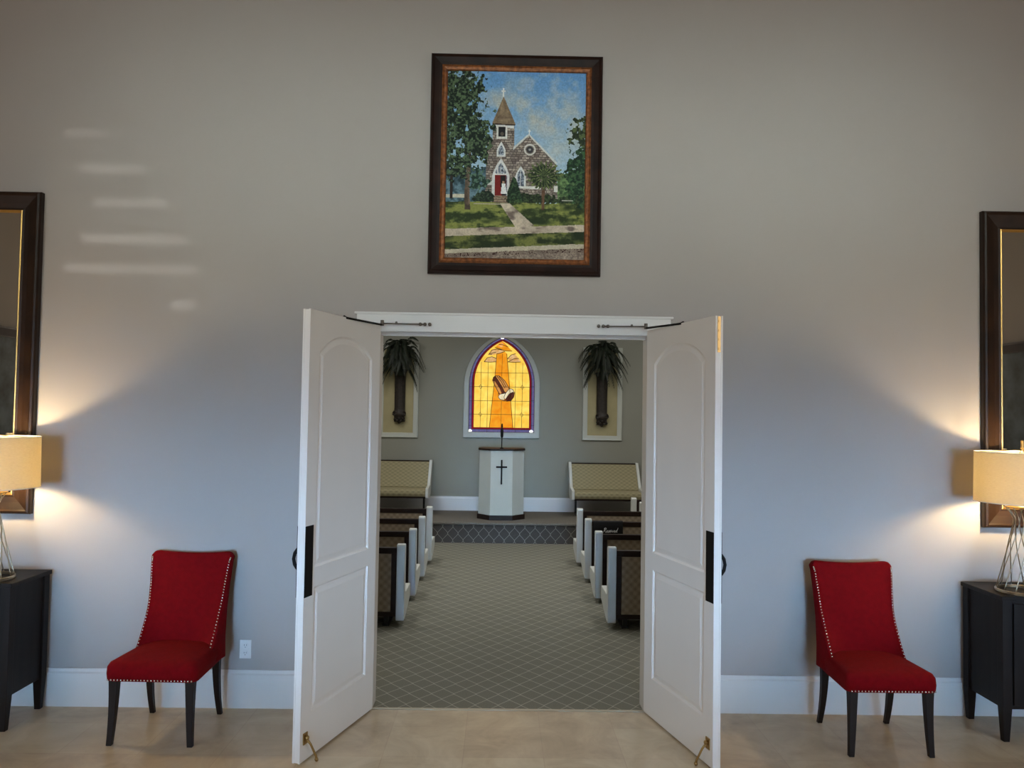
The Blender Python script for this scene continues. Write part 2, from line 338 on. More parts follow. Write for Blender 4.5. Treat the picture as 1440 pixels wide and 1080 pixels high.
# ------------------------------------------------------------------ doors
def arch_poly(s0, s1, z0, zside, ztop, n=16):
    c = (s0+s1)/2; P = [(s0, z0), (s1, z0)]
    for i in range(n+1):
        t = i/n; s = s1+(s0-s1)*t; u = (s-c)/((s1-s0)/2)
        P.append((s, zside+(ztop-zside)*(1-abs(u)**2.3)))
    return P
def door(sgn, hx, ang, name, label):
    LW, T, Z0, Z1 = .858, .045, .012, 2.44
    # local: x along the leaf from the hinge, y = away from the aisle face (0 = aisle face), z up
    root = bpy.data.objects.new(name, None); COL.objects.link(root); struct(root, label, 'door')
    root.location = (hx, -.022, 0)
    dx, dy = sgn*math.sin(ang), -math.cos(ang)
    root.rotation_euler = (0, 0, math.atan2(dy, dx))
    o = -sgn   # side of the thickness: leaf x axis rotated; outward (away from aisle)
    # for the left leaf outward is to -X world; compute sign in local y
    ly = Vector((-dy, dx, 0)); out = 1 if ly.dot(Vector((sgn, 0, 0))) > 0 else -1
    m = MB()
    holes = [arch_poly(.11, .752, 1.03, 2.215, 2.325), [(.11, .25), (.752, .25), (.752, .925), (.11, .925)]]
    # core slab slightly thinner than the leaf, faces built with recessed panels
    core0, core1 = sorted((out*.010, out*(T-.010))); m.box(.002, LW-.002, core0, core1, Z0+.002, Z1-.002)
    for yf, yi in ((0, .010), (T, T-.010)):
        yf *= out; yi *= out
        # stiles and rails around the panels
        a, b = sorted((yf, yi))
        m.box(0, .11, a, b, Z0, Z1); m.box(.752, LW, a, b, Z0, Z1); m.box(.11, .752, a, b, Z0, .25); m.box(.11, .752, a, b, .925, 1.03)
        P = holes[0][2:]
        for i in range(len(P)-1):
            q = [P[i], P[i+1], (P[i+1][0], Z1), (P[i][0], Z1)]; m.prism([(p[0], p[1]) for p in q], a, b, 'y')
        # moulding bead + raised field
        for H in holes:
            cx = sum(p[0] for p in H)/len(H); cz = sum(p[1] for p in H)/len(H)
            def inset(Pp, d):
                n = len(Pp); R = []
                for i in range(n):
                    p0, p1, p2 = Vector(Pp[i-1]), Vector(Pp[i]), Vector(Pp[(i+1) % n])
                    e1 = (p1-p0).normalized(); e2 = (p2-p1).normalized(); n1 = Vector((-e1.y, e1.x)); n2 = Vector((-e2.y, e2.x))
                    k = (n1+n2); k = k/max(.5, k.dot(n1)) if k.length > .1 else n1
                    R.append(tuple(p1+k*d))
                return R
            r0, r1, r2, r3 = H, inset(H, .012), inset(H, .020), inset(H, .045)
            yo = yf; ym = yf+(yi-yf)*.95; ys = yf+(yi-yf)*.95; yr = yf+(yi-yf)*.25
            rings = [(r0, yo), (r1, ym), (r2, ys), (r3, yr)]; n = len(H)
            vs = [(p[0], y_, p[1]) for R_, y_ in rings for p in R_]
            fs = [(k*n+i, k*n+(i+1) % n, (k+1)*n+(i+1) % n, (k+1)*n+i) for k in range(3) for i in range(n)]+[tuple(3*n+i for i in range(n))]
            m.add(vs, fs)
    m.build('door_leaf', M_door, root)
    Y = lambda a: out*a
    def bx(mm, x0, x1, a, b, z0, z1): y0, y1 = sorted((Y(a), Y(b))); mm.box(x0, x1, y0, y1, z0, z1)
    m = MB(); bx(m, .777, .857, -.004, 0, .885, 1.266); m.build('push_plate', M_black, root, bevel=.001)
    m = MB(); bx(m, .777, .857, T, T+.004, .885, 1.266)
    m.tube([(.822, Y(T+.004), 1.03), (.824, Y(T+.020), 1.035), (.826, Y(T+.034), 1.055), (.827, Y(T+.040), 1.085), (.826, Y(T+.034), 1.115), (.824, Y(T+.020), 1.135), (.822, Y(T+.004), 1.14)], .010)
    m.build('pull_handle', M_black, root)
    # kick-down stop
    m = MB(); bx(m, .79, .83, -.006, 0, .10, .16)
    m.tube([(.81, Y(-.012), .13), (.80, Y(-.03), .10), (.775, Y(-.05), .03), (.772, Y(-.052), .012)], [.007, .006, .006, .008]); m.ball((.772, Y(-.052), .011), .011)
    m.ball((.81, Y(-.014), .135), .013)
    m.build('kick_stop', M_brass, root)
    # three hinges at the hinge edge
    for hz in (.25, 1.2, 2.2):
        m = MB(); m.tube([(-.004, Y(T*.9), hz-.05), (-.004, Y(T*.9), hz+.05)], .007); m.build('hinge', M_chrome, root)
    if sgn > 0:
        m = MB(); bx(m, LW-.001, LW+.002, .012, .030, 2.24, 2.436)
        for hz in (2.26, 2.31, 2.36, 2.41): bx(m, LW, LW+.005, .016, .026, hz-.006, hz+.006)
        m.build('flush_bolt', M_brass, root)
    # overhead stay: bracket on the head casing, joint, arm to the leaf
    inv = root.matrix_basis.inverted() if False else None
    Mw = Matrix.Translation(root.location) @ root.rotation_euler.to_matrix().to_4x4(); iv = Mw.inverted()
    def lp(x, y, z): return tuple(iv @ Vector((x, y, z)))
    xb, xj = sgn*.573, sgn*.845; zz = 2.452 if sgn < 0 else 2.460
    m = MB(); m.tube([lp(xb, -.045, zz), lp(xj, -.060, zz)], .0045)
    for dx_ in (-.03, 0, .03): m.ball(lp(xb+dx_, -.045, zz), .012)
    m.tube([lp(xb, -.02, zz), lp(xb, -.045, zz)], .008)
    m.build('stay_bracket', M_chrome, root)
    m = MB(); m.tube([lp(xj, -.06, zz-.016), lp(xj, -.06, zz+.02)], .012); m.ball(lp(xj-sgn*.09, -.055, zz+.006), .009); m.build('stay_joint', M_chrome, root)
    m = MB(); m.tube([lp(xj, -.06, zz-.010), (.46, Y(.0), 2.437)], .0065); m.tube([(.455, Y(.0), 2.434), (.455, Y(.02), 2.446)], .009); m.build('stay_arm', M_black, root)
    return root
door(-1, -.859, .3044, 'door_1', 'white panelled door leaf opened to the left')
door(1, .861, .26, 'door_2', 'white panelled door leaf opened to the right')

# ------------------------------------------------------------------ picture frames
def frame_mesh(w, h, prof):
    """prof: list of (inset from outer edge, depth towards the viewer). origin = centre, back at y=0, faces -y"""
    m = MB(); vs = []; n = len(prof)
    for ins, d in prof:
        for sx, sz in ((-1, -1), (1, -1), (1, 1), (-1, 1)): vs.append((sx*(w/2-ins), -d, sz*(h/2-ins)))
    m.add(vs, [(k*4+i, k*4+(i+1) % 4, (k+1)*4+(i+1) % 4, (k+1)*4+i) for k in range(n-1) for i in range(4)])
    return m
def flat(w, h, y, mat_, name, parent):
    m = MB(); m.box(-w/2, w/2, y, y+.004, -h/2, h/2); return m.build(name, mat_, parent)

# ---- the church painting, painted cell by cell on the canvas mesh
def paint_church(NW=296, NH=400):
    U, V = np.meshgrid((np.arange(NW)+.5)/NW, (np.arange(NH)+.5)/NH)      # V down
    x = 125+U*617; y = 122+V*835                                            # coordinates of the study sketch
    def noise(sx, sy, oct=4, seed=0):
        r = np.random.default_rng(seed); out = np.zeros_like(U); amp = 1; tot = 0
        for o in range(oct):
            gx, gy = int(sx*2**o)+2, int(sy*2**o)+2; g = r.random((gy+1, gx+1))
            fx = U*(gx-1); fy = V*(gy-1); ix = fx.astype(int); iy = fy.astype(int); tx = fx-ix; ty = fy-iy
            tx = tx*tx*(3-2*tx); ty = ty*ty*(3-2*ty)
            out += amp*((g[iy, ix]*(1-tx)+g[iy, ix+1]*tx)*(1-ty)+(g[iy+1, ix]*(1-tx)+g[iy+1, ix+1]*tx)*ty); tot += amp; amp *= .55
        return out/tot
    C = lambda *c: np.array(c, float)
    img = np.zeros(U.shape+(3,))
    def lay(mask, col, a=1.):
        k = (mask.astype(float)*a)[..., None] if np.ndim(mask) == 2 else mask
        img[:] = img*(1-k)+np.asarray(col)*k
    def poly(P):
        ins = np.zeros(x.shape, bool); n = len(P)
        for i in range(n):
            (x1, y1), (x2, y2) = P[i], P[(i+1) % n]
            if y1 == y2: continue
            c = ((y1 > y) != (y2 > y)) & (x < (x2-x1)*(y-y1)/(y2-y1)+x1); ins ^= c
        return ins
    def mixc(a, b, t): return a*(1-t[..., None])+b*t[..., None]
    n1, n2, n3, nf = noise(5, 6, 5, 1), noise(12, 16, 4, 2), noise(40, 60, 3, 3), noise(120, 160, 2, 4)
    # sky
    t = np.clip((y-122)/480, 0, 1); sky = mixc(C(98, 150, 204), C(168, 194, 212), t)
    img[:] = sky
    band = np.clip((n1-.42)*4.2, 0, 1)*np.clip(1-abs((y-300-(x-430)*.25)/190), 0, 1)
    lay(band[..., None]*.85, mixc(C(190, 190, 184), C(206, 192, 158), np.clip((n2-.3)*2, 0, 1)))
    lay((np.clip((n2-.52)*5, 0, 1)*(y < 560))[..., None]*.35, C(205, 204, 196))
    # far greenery
    lay((y > 560+30*n2) & (x > 620), mixc(C(52, 74, 48), C(110, 140, 88), np.clip((n3-.35)*3, 0, 1)))
    lay((y > 540+40*n2) & (x < 330), mixc(C(36, 58, 66), C(104, 132, 146), np.clip((n2*.5+n3*.5-.35)*3.4, 0, 1)))
    # stone work
    bw, bh = 17, 10.5
    rowi = np.floor(y/bh+n3*.35); off = (rowi % 2)*.5+np.sin(rowi*7.3)*.3
    cell = np.floor(x/bw+off+n2*.6); fx = (x/bw+off+n2*.6) % 1; fy = (y/bh+n3*.35) % 1
    hsh = np.modf(np.abs(np.sin(rowi*12.9898+cell*78.233)*43758.5453))[0]
    stone = mixc(C(104, 92, 84), C(182, 168, 152), hsh); stone = mixc(stone, stone*.9+C(14, 14, 20), n3)
    mort = (fx < .12) | (fy < .18); stone = np.where(mort[..., None], C(66, 58, 54), stone)
    tower = poly([(305, 440), (330, 438), (330, 358), (425, 358), (425, 470), (425, 710), (300, 712)])
    nave = poly([(425, 468), (490, 405), (612, 530), (622, 700), (425, 712)])
    lay(tower, stone*.97); lay(nave, stone)
    lay(poly([(420, 474), (420, 462), (490, 398), (618, 526), (612, 533), (490, 408)]), C(206, 208, 206))
    # tower roof + cross
    rf = mixc(C(98, 82, 66), C(146, 126, 100), np.clip(n3*1.3-.1, 0, 1)); lay(poly([(375, 234), (430, 358), (326, 356)]), rf)
    lay(poly([(375, 234), (384, 252), (408, 357), (350, 357)]), rf*1.08)
    lay(poly([(326, 356), (430, 358), (427, 364), (328, 362)]), C(60, 50, 44))
    lay(poly([(334, 362), (424, 364), (424, 376), (334, 374)]), C(214, 216, 214))
    lay((abs(x-374) < 2.6) & (y > 198) & (y < 236), C(225, 226, 222)); lay((abs(y-211) < 2.4) & (abs(x-374) < 10), C(225, 226, 222))
    lay((abs(x-492) < 2.2) & (y > 380) & (y < 404), C(225, 226, 222)); lay((abs(y-387) < 2) & (abs(x-492) < 7), C(225, 226, 222))
    # belfry opening, lancets, rose window
    lay(poly([(346, 364), (393, 364), (393, 424), (346, 424)]), C(216, 216, 210)); lay(poly([(355, 370), (385, 370), (385, 414), (355, 414)]), C(30, 30, 34))
    lay(((x-371)**2+(y-402)**2 < 60), C(92, 84, 74))
    def lancet(cx, y0, y1, w, fr, glass, k=2.2):
        def A(c, w_, ya, yb): 
            P = [(c-w_, yb), (c-w_, ya+w_*k)]
            for i in range(1, 8): a = i/7; P.append((c-w_*(1-a**1.6), ya+w_*k*(1-a)))
            P += [(2*c-px, py) for px, py in P[::-1]]; return P
        lay(poly(A(cx, w+fr, y0-fr, y1)), C(214, 216, 216)); lay(poly(A(cx, w, y0+fr*.6, y1-fr*.8)), glass)
    gl = mixc(C(70, 80, 96), C(176, 186, 200), np.clip((nf-.3)*2, 0, 1))
    lancet(368, 446, 504, 11, 9, gl); lancet(368, 524, 690, 27, 12, gl); lancet(456, 552, 640, 15, 9, gl)
    for q in (354, 368, 382): lay((abs(x-q) < 1.4) & (y > 545) & (y < 584), C(222, 222, 220))
    lay((abs(x-456) < 1.3) & (y > 565) & (y < 636), C(222, 222, 220))
    lay(((x-495)**2+(y-470)**2 < 26**2), C(206, 204, 198)); lay(((x-495)**2+(y-470)**2 < 19**2), C(120, 112, 104)); lay(((x-495)**2+(y-470)**2 < 15**2), C(56, 56, 62)); lay(((x-495)**2+(y-470)**2 < 5**2), C(150, 150, 150))
    # door, figure in white at the steps
    lay(poly([(341, 585), (392, 585), (392, 678), (341, 678)]), C(122, 30, 28)); lay(poly([(366, 588), (390, 588), (390, 640), (366, 640)]), C(30, 24, 24))
    lay(poly([(337, 580), (395, 580), (395, 586), (337, 586)]), C(220, 220, 218))
    lay(poly([(374, 622), (388, 622), (396, 668), (369, 668)]), C(232, 234, 236)); lay(((x-380)**2+(y-617)**2 < 30), C(176, 140, 118)); lay(poly([(372, 668), (393, 668), (391, 680), (374, 680)]), C(28, 26, 30))
    lay(poly([(335, 678), (398, 678), (402, 708), (333, 708)]), mixc(C(92, 76, 64), C(160, 140, 120), (fy*1.2).clip(0, 1)))
    lay(poly([(452, 634), (546, 634), (546, 646), (452, 644)]), C(220, 220, 216)); lay(poly([(604, 630), (622, 630), (622, 656), (604, 656)]), C(216, 216, 210))
    lay(poly([(302, 612), (330, 612), (330, 632), (302, 632)]), C(200, 200, 196))
    # foundation planting
    def blob(cx, cy, rx, ry, c1, c2, k=.28, nz=None, th=.5):
        nz = n3 if nz is None else nz
        d = ((x-cx)/rx)**2+((y-cy)/ry)**2+(nz-.5)*2*k*3+(n2-.5)*k*2; mk = d < 1
        lay(mk, mixc(np.asarray(c1, float), np.asarray(c2, float), np.clip((nf*.6+n3*.4-.38)*4, 0, 1))); return mk
    blob(515, 690, 130, 24, (26, 36, 24), (58, 74, 44)); blob(700, 690, 80, 22, (30, 42, 28), (60, 78, 46)); blob(290, 690, 46, 30, (24, 36, 28), (56, 74, 52))
    m_ = poly([(424, 590), (436, 600), (466, 690), (468, 715), (400, 712), (398, 660)]); lay(m_, mixc(C(20, 38, 26), C(52, 78, 48), np.clip((nf-.35)*3, 0, 1)))
    blob(440, 708, 30, 18, (30, 48, 30), (66, 92, 50), .15)
    # lawn
    gy = 704+6*n2
    lawn = mixc(C(44, 58, 28), C(134, 140, 72), np.clip((noise(6, 30, 4, 9)*.7+n3*.3-.40)*5.5, 0, 1)); lawn = mixc(lawn, C(38, 52, 26), np.clip((noise(4, 14, 3, 12)-.52)*5, 0, 1))
    lay(y > gy, lawn)
    lay((y > 672+3*n2) & (y < 688+3*n2) & (x < 232), C(196, 190, 172))
    walk = mixc(C(168, 152, 138), C(206, 192, 172), np.clip(n2*1.6-.3, 0, 1)); walk = mixc(walk, C(112, 98, 92), np.clip((noise(10, 30, 3, 15)-.56)*6, 0, 1))
    lay(poly([(365, 710), (408, 710), (520, 808), (440, 822)]), walk)
    lay(poly([(250, 712), (365, 712), (368, 716), (250, 718)]), C(176, 166, 146))
    lay((y > 826-(x-125)*.045+4*n3) & (y < 860-(x-125)*.05+4*n3), walk*1.02)
    lay((y > 860-(x-125)*.05+3*n3), lawn*.85)
    lay((y > 918-(x-125)*.058+4*n3), mixc(C(176, 166, 146), C(204, 196, 176), n3))
    road = mixc(C(112, 98, 90), C(176, 160, 144), np.clip(n2+nf-.55, 0, 1)); road = mixc(road, C(60, 38, 34), ((nf > .6) & (y < 955-(x-125)*.055)).astype(float))
    lay((y > 935-(x-125)*.055+6*n3), road)
    # trees
    def foliage(cx, cy, rx, ry, seed, dens, c1, c2):
        nn = noise(34, 46, 3, seed); d = ((x-cx)/rx)**2+((y-cy)/ry)**2
        mk = (nn+(n2-.5)*.4-d*.34 > dens); lay(mk, mixc(np.asarray(c1, float), np.asarray(c2, float), np.clip((noise(70, 95, 2, seed+50)-.42)*4, 0, 1)))
    lay((abs(x-(224+4*np.sin(y/60))) < 9+(y-560)*.02) & (y > 400) & (y < 742), mixc(C(50, 42, 36), C(138, 116, 98), n3))
    lay((abs(x-150) < 6) & (y > 560) & (y < 694), C(46, 38, 34))
    for cx, cy, rx, ry, sd_ in ((180, 210, 112, 130, 21), (195, 350, 128, 130, 22), (190, 470, 140, 90, 23), (262, 430, 62, 100, 24), (160, 560, 80, 60, 25)):
        foliage(cx, cy, rx, ry, sd_, .24, (20, 32, 26), (84, 104, 74))
    foliage(280, 600, 60, 60, 26, .34, (30, 52, 44), (86, 116, 98))
    foliage(728, 400, 70, 70, 31, .26, (34, 46, 30), (86, 100, 62)); foliage(722, 590, 62, 120, 32, .18, (22, 44, 30), (58, 92, 56))
    lay((abs(x-(558-(y-640)*.02)) < 6.5) & (y > 580) & (y < 738), mixc(C(64, 44, 34), C(132, 96, 72), n3))
    # palm: radiating fronds
    ang = np.arctan2(y-588, x-560); rr = np.hypot((x-560)/82, (y-588)/66)
    fr = np.sin(ang*19+n3*7)*.5+.5
    lay((rr < .72+.35*fr*(1-.4*(y > 600))) & (rr > .0) & (n3 > .25), mixc(C(30, 44, 26), C(120, 132, 78), np.clip(fr*(nf+.3)-.1, 0, 1)))
    lay((x > 640) & (x < 690) & (abs(y-694) < 3), C(180, 178, 166))
    img *= (.9+.2*nf)[..., None]
    img[:] = np.clip(img, 0, 255)
    return img/255.
def canvas(w, h, img, name, parent, y):
    NH, NW = img.shape[:2]
    gx = np.linspace(-w/2, w/2, NW+1); gz = np.linspace(h/2, -h/2, NH+1)
    X, Z = np.meshgrid(gx, gz); co = np.stack([X, np.full_like(X, y), Z], -1).reshape(-1, 3)
    i = np.arange(NH)[:, None]*(NW+1)+np.arange(NW)[None]; fa = np.stack([i, i+NW+1, i+NW+2, i+1], -1).reshape(-1, 4)
    me = bpy.data.meshes.new(name); me.vertices.add(len(co)); me.vertices.foreach_set('co', co.ravel())
    me.loops.add(fa.size); me.loops.foreach_set('vertex_index', fa.ravel()); me.polygons.add(len(fa))
    me.polygons.foreach_set('loop_start', np.arange(len(fa))*4); me.polygons.foreach_set('loop_total', np.full(len(fa), 4)); me.update()
    lin = np.where(img <= .04045, img/12.92, ((img+.055)/1.055)**2.4)
    at = me.color_attributes.new('paint', 'FLOAT_COLOR', 'CORNER')
    c4 = np.concatenate([lin, np.ones(lin.shape[:2]+(1,))], -1).reshape(-1, 1, 4).repeat(4, 1); at.data.foreach_set('color', c4.astype(np.float32).ravel())
    mm = mat(name+'_oil_paint', (1, 1, 1, 1), .6, bump=.3, bscale=150, spec=.2); N, L, b = nodes(mm); a = N.new('ShaderNodeAttribute'); a.attribute_name = 'paint'
    L.new(a.outputs['Color'], b.inputs['Base Color']); me.materials.append(mm)
    o = bpy.data.objects.new(name, me); COL.objects.link(o); o.parent = parent; return o

pr = thing('framed_painting', 'framed oil painting of a stone church hung above the double doors', 'painting', (-.007, 0, 3.505))
frame_mesh(1.118, 1.442, [(0, 0), (0, .03), (.006, .042), (.016, .045), (.024, .038), (.055, .030), (.072, .028), (.074, .02)]).build('outer_frame', M_frame, pr)
frame_mesh(.974, 1.298, [(0, .018), (0, .030), (.005, .033), (.012, .026), (.028, .022), (.033, .026), (.036, .018)]).build('gilded_liner', M_gilt, pr)
canvas(.905, 1.232, paint_church(), 'canvas', pr, -.018)
m = MB(); m.box(-.5, .5, -.012, 0, -.66, .66); m.build('backing_board', M_darkwood, pr)

def mirror(sgn, label):
    w, h = 1.20, 2.055
    r = thing('wall_mirror', label, 'mirror', (sgn*(3.045+w/2), 0, 1.205+h/2))
    frame_mesh(w, h, [(0, 0), (0, .035), (.006, .048), (.018, .052), (.028, .046), (.075, .034), (.105, .030), (.118, .032), (.124, .024)]).build('frame', M_frame2, r)
    frame_mesh(w-.236, h-.236, [(0, .022), (0, .035), (.006, .037), (.012, .030), (.016, .020)]).build('inner_lip', M_giltlip, r)
    flat(w-.21, h-.21, -.020, M_mirror, 'mirror_glass', r); return r
mirror(-1, 'tall dark framed mirror at the left edge of the picture'); mirror(1, 'tall dark framed mirror at the right edge of the picture')

# dark framed landscape on each side wall, seen in the mirrors
M_land = mat('landscape_canvas', srgb(30, 44, 40), .5, col2=srgb(92, 110, 118), vscale=5, vstretch=(1, 2.5, 1))
for s, n in ((-1, 'left'), (1, 'right')):
    r = thing('framed_landscape', 'dark framed landscape on the %s side wall, seen in the mirror' % n, 'painting', (s*XS, -3.0, 1.75), -s*PI/2 if s > 0 else PI/2)
    frame_mesh(2.2, 1.8, [(0, 0), (0, .04), (.02, .05), (.09, .03), (.10, .02)]).build('frame', M_frame2, r)
    flat(2.02, 1.62, -.018, M_land, 'canvas', r)

# ------------------------------------------------------------------ consoles
def console(sgn, label):
    r = thing('console_cabinet', label, 'cabinet', (sgn*2.91, 0, 0))
    def bx(mm, x0, x1, *a): x0, x1 = sorted((sgn*x0, sgn*x1)); mm.box(x0, x1, *a)
    L_ = 1.5
    m = MB(); bx(m, -.012, L_+.012, -.445, -.02, .83, .856); m.build('cabinet_top', M_console, r, bevel=.004)
    m = MB(); bx(m, .012, L_-.012, -.425, -.03, .19, .83); m.build('cabinet_body', M_console, r, bevel=.004)
    for x in (0, L_-.06):
        for y, nm in ((-.435, 0), (-.08, 1)):
            m = MB(); x0, x1 = sorted((sgn*x, sgn*(x+.055))); y0, y1 = y, y+.055; i = .010
            m.add([(x0+i, y0+i, 0), (x1-i, y0+i, 0), (x1-i, y1-i, 0), (x0+i, y1-i, 0), (x0, y0, .2), (x1, y0, .2), (x1, y1, .2), (x0, y1, .2), (x0, y0, .83), (x1, y0, .83), (x1, y1, .83), (x0, y1, .83)],
                  [(0, 3, 2, 1), (8, 9, 10, 11)]+[(k*4+j, k*4+(j+1) % 4, (k+1)*4+(j+1) % 4, (k+1)*4+j) for k in (0, 1) for j in range(4)])
            m.build('leg', M_console, r, bevel=.002)
    for k in range(3):
        x0 = .065+k*.458
        m = MB(); bx(m, x0, x0+.45, -.440, -.426, .215, .81); d = m.build('cabinet_door', M_console, r, bevel=.003)
        m = MB(); m.ball((sgn*(x0+.40), -.452, .55), .013); m.tube([(sgn*(x0+.40), -.445, .55), (sgn*(x0+.40), -.439, .55)], .006); m.build('knob', M_brass, d)
    return r
console(-1, 'dark wooden console cabinet at the left edge under the mirror'); console(1, 'dark wooden console cabinet at the right edge under the mirror')

# ------------------------------------------------------------------ table lamps
def lamp(x, label):
    r = thing('table_lamp', label, 'lamp', (x, -.335, .856))
    m = MB(); H0, H1, R = .545, .846, .262
    m.lathe([(R, H0), (R-.004, H1)], n=64, caps=False); m.lathe([(R-.003, H0), (R-.007, H1)], n=64, caps=False)
    m.build('lamp_shade', M_lampshade, r)
    for z_, rr in ((H0, R-.001), (H1, R-.005)):
        m = MB(); m.tube([(rr*math.cos(2*PI*i/48), rr*math.sin(2*PI*i/48), z_) for i in range(48)], .003, 6, closed=True); m.build('shade_ring', M_plate, r)
    m = MB(); rb, rt, zb, zt = .145, .092, .012, .515
    for rr, z_ in ((rb, .008), (rb, .016)): m.tube([(rr*math.cos(2*PI*i/40), rr*math.sin(2*PI*i/40), z_) for i in range(40)], .006, 6, closed=True)
    for i in range(13):
        P = []
        for k in range(15):
            t = k/14; z_ = zb+(zt-zb)*t; rr = .145-(.145-.046)*(t/.84)**.92 if t < .84 else .046+(.092-.046)*((t-.84)/.16)**1.5; g = 2*PI*i/13+math.radians(70)*t**1.5
            P.append((rr*math.cos(g), rr*math.sin(g), z_))
        m.tube(P, .003, 6)
    m.build('wire_base', M_wire, r)
    m = MB(); m.lathe([(.094, .512), (.096, .520), (.03, .528), (.016, .54), (.016, .58)], n=32); m.build('brass_neck', M_brass, r)
    m = MB(); m.tube([(.0, 0, .57)]+[(.055*math.sin(PI*t), 0, .60+.27*t) for t in (0, .2, .4, .6, .8, 1)], .002, 6); m.tube([(.0, 0, .57)]+[(-.055*math.sin(PI*t), 0, .60+.27*t) for t in (0, .2, .4, .6, .8, 1)], .002, 6)
    for k in range(3): a = 2*PI*k/3; m.tube([(0, 0, .86), ((R-.006)*math.cos(a), (R-.006)*math.sin(a), H1-.004)], .002, 6)
    m.build('harp', M_brass, r)
    m = MB(); m.lathe([(.004, .862), (.012, .87), (.009, .88), (.009, .91), (.011, .915), (.004, .922)], n=16); m.build('finial', M_brass, r)
    m = MB(); m.lathe([(.004, .60), (.014, .61), (.030, .66), (.030, .675), (.022, .70), (.004, .712)], n=20); bm_ = emit('lamp_bulb_glow', (1, .76, .42, 1), 620); m.build('bulb', bm_, r)
    return r
lamp(-3.115, 'lit drum shade table lamp with wire base at the left edge'); lamp(3.10, 'lit drum shade table lamp with wire base at the right edge')

# ------------------------------------------------------------------ red chairs
def loft(m, rings, smooth=True, cap=True):
    n = len(rings[0]); vs = [p for R_ in rings for p in R_]
    fs = [(k*n+i, k*n+(i+1) % n, (k+1)*n+(i+1) % n, (k+1)*n+i) for k in range(len(rings)-1) for i in range(n)]
    if cap: fs += [tuple(range(n))[::-1], tuple((len(rings)-1)*n+i for i in range(n))]
    m.add(vs, fs, 0, smooth)
def red_chair(loc, rz, label):
    r = thing('side_chair', label, 'chair', loc, rz, 'red nailhead chairs against the foyer wall')
    # seat: plan trapezoid lofted vertically with a soft crown
    def ring(hwf, hwb, yf, yb, z, rad=.04, n=5):
        P = []
        for (cx, cy, a0) in ((hwf-rad, yf+rad, -PI/2), (hwb-rad, yb-rad, 0), (-hwb+rad, yb-rad, PI/2), (-hwf+rad, yf+rad, PI)):
            for i in range(n+1): a = a0+PI/2*i/n; P.append((cx+rad*math.cos(a), cy+rad*math.sin(a), z))
        return P
    m = MB(); loft(m, [ring(.245, .225, -.262, .20, .357), ring(.256, .236, -.272, .215, .362), ring(.259, .238, -.276, .22, .40), ring(.257, .236, -.272, .22, .435), ring(.247, .228, -.258, .215, .455), ring(.22, .20, -.225, .19, .468), ring(.15, .14, -.15, .14, .476), ring(.06, .06, -.06, .06, .479, .03)])
    m.build('seat', M_red, r)
    # back shell
    NU, NV = 24, 20
    def hw(v): return float(np.interp(v, [0, .2, .45, .7, 1], [.232, .228, .230, .240, .257]))
    def front(u, v):
        z = .37+v*(.632-.018*(1-u*u)**1)
        if abs(u) > .86 and v > .9: z -= ((abs(u)-.86)/.14)**2*.035*((v-.9)/.1)
        wrap = .008+.17*max(0, 1-v*1.75)**1.5
        y = .135+.135*v**1.25-wrap*abs(u)**3.2
        y -= .018*math.sin(PI*min(1, v*1.1))*(1-u*u)
        return (hw(v)*u, y, z)
    def back(u, v):
        z = front(u, v)[2]-(.006 if v > .95 else 0); hwb = hw(v)+.004+.022*(1-v)
        return (hwb*u, .205+.118*v**1.25-.02*abs(u)**4, z)
    us = [-1+2*i/NU for i in range(NU+1)]; vs_ = [i/NV for i in range(NV+1)]
    m = MB(); V_ = [front(u, v) for v in vs_ for u in us]+[back(u, v) for v in vs_ for u in us]
    n1 = NU+1; o = n1*(NV+1); F = []
    for j in range(NV):
        for i in range(NU): a = j*n1+i; F += [(a, a+1, a+n1+1, a+n1), (o+a, o+a+n1, o+a+n1+1, o+a+1)]
        for i in (0, NU): a = j*n1+i; F.append((a, a+n1, o+a+n1, o+a))
    for i in range(NU):
        F.append((i, o+i, o+i+1, i+1)); a = NV*n1+i; F.append((a, a+1, o+a+1, o+a))
    m.add(V_, F, 0, True); b = m.build('backrest', M_red, r, bevel=.010, seg=3)
    # nailhead trim
    for s in (-1, 1):
        m = MB()
        for k in range(34):
            v = .13+.84*k/33; p = front(s, v); m.ball((p[0]-s*.011, p[1]-.004, p[2]), .0052, 6)
        m.build('nailhead_trim', M_nail, r)
    m = MB()
    for k in range(26): m.ball((-.235+.47*k/25, -.279, .371), .005, 6)
    m.build('nailhead_trim', M_nail, r)
    # legs
    def leg(x, y, sx, sy, h, w0, w1, bx_, by_):
        rings = []
        for k in range(9):
            t = k/8; z = h*(1-t); e = t**2.1; cx = x+bx_*e; cy = y+by_*e; w = w0+(w1-w0)*t**.8
            rings.append([(cx-w/2, cy-w/2, z), (cx+w/2, cy-w/2, z), (cx+w/2, cy+w/2, z), (cx-w/2, cy+w/2, z)])
        m = MB(); loft(m, rings[::-1], smooth=False); m.build('leg', M_darkwood, r, bevel=.003)
    for s in (-1, 1):
        leg(s*.215, -.235, 0, 0, .37, .050, .030, s*.012, -.012)
        leg(s*.205, .175, 0, 0, .38, .046, .028, s*.004, .07)
    return r
red_chair((-2.003, -.350, 0), math.radians(-1.5), 'red upholstered side chair left of the doors beside the outlet')
red_chair((2.143, -.395, 0), 0, 'red upholstered side chair right of the doors beside the right console')

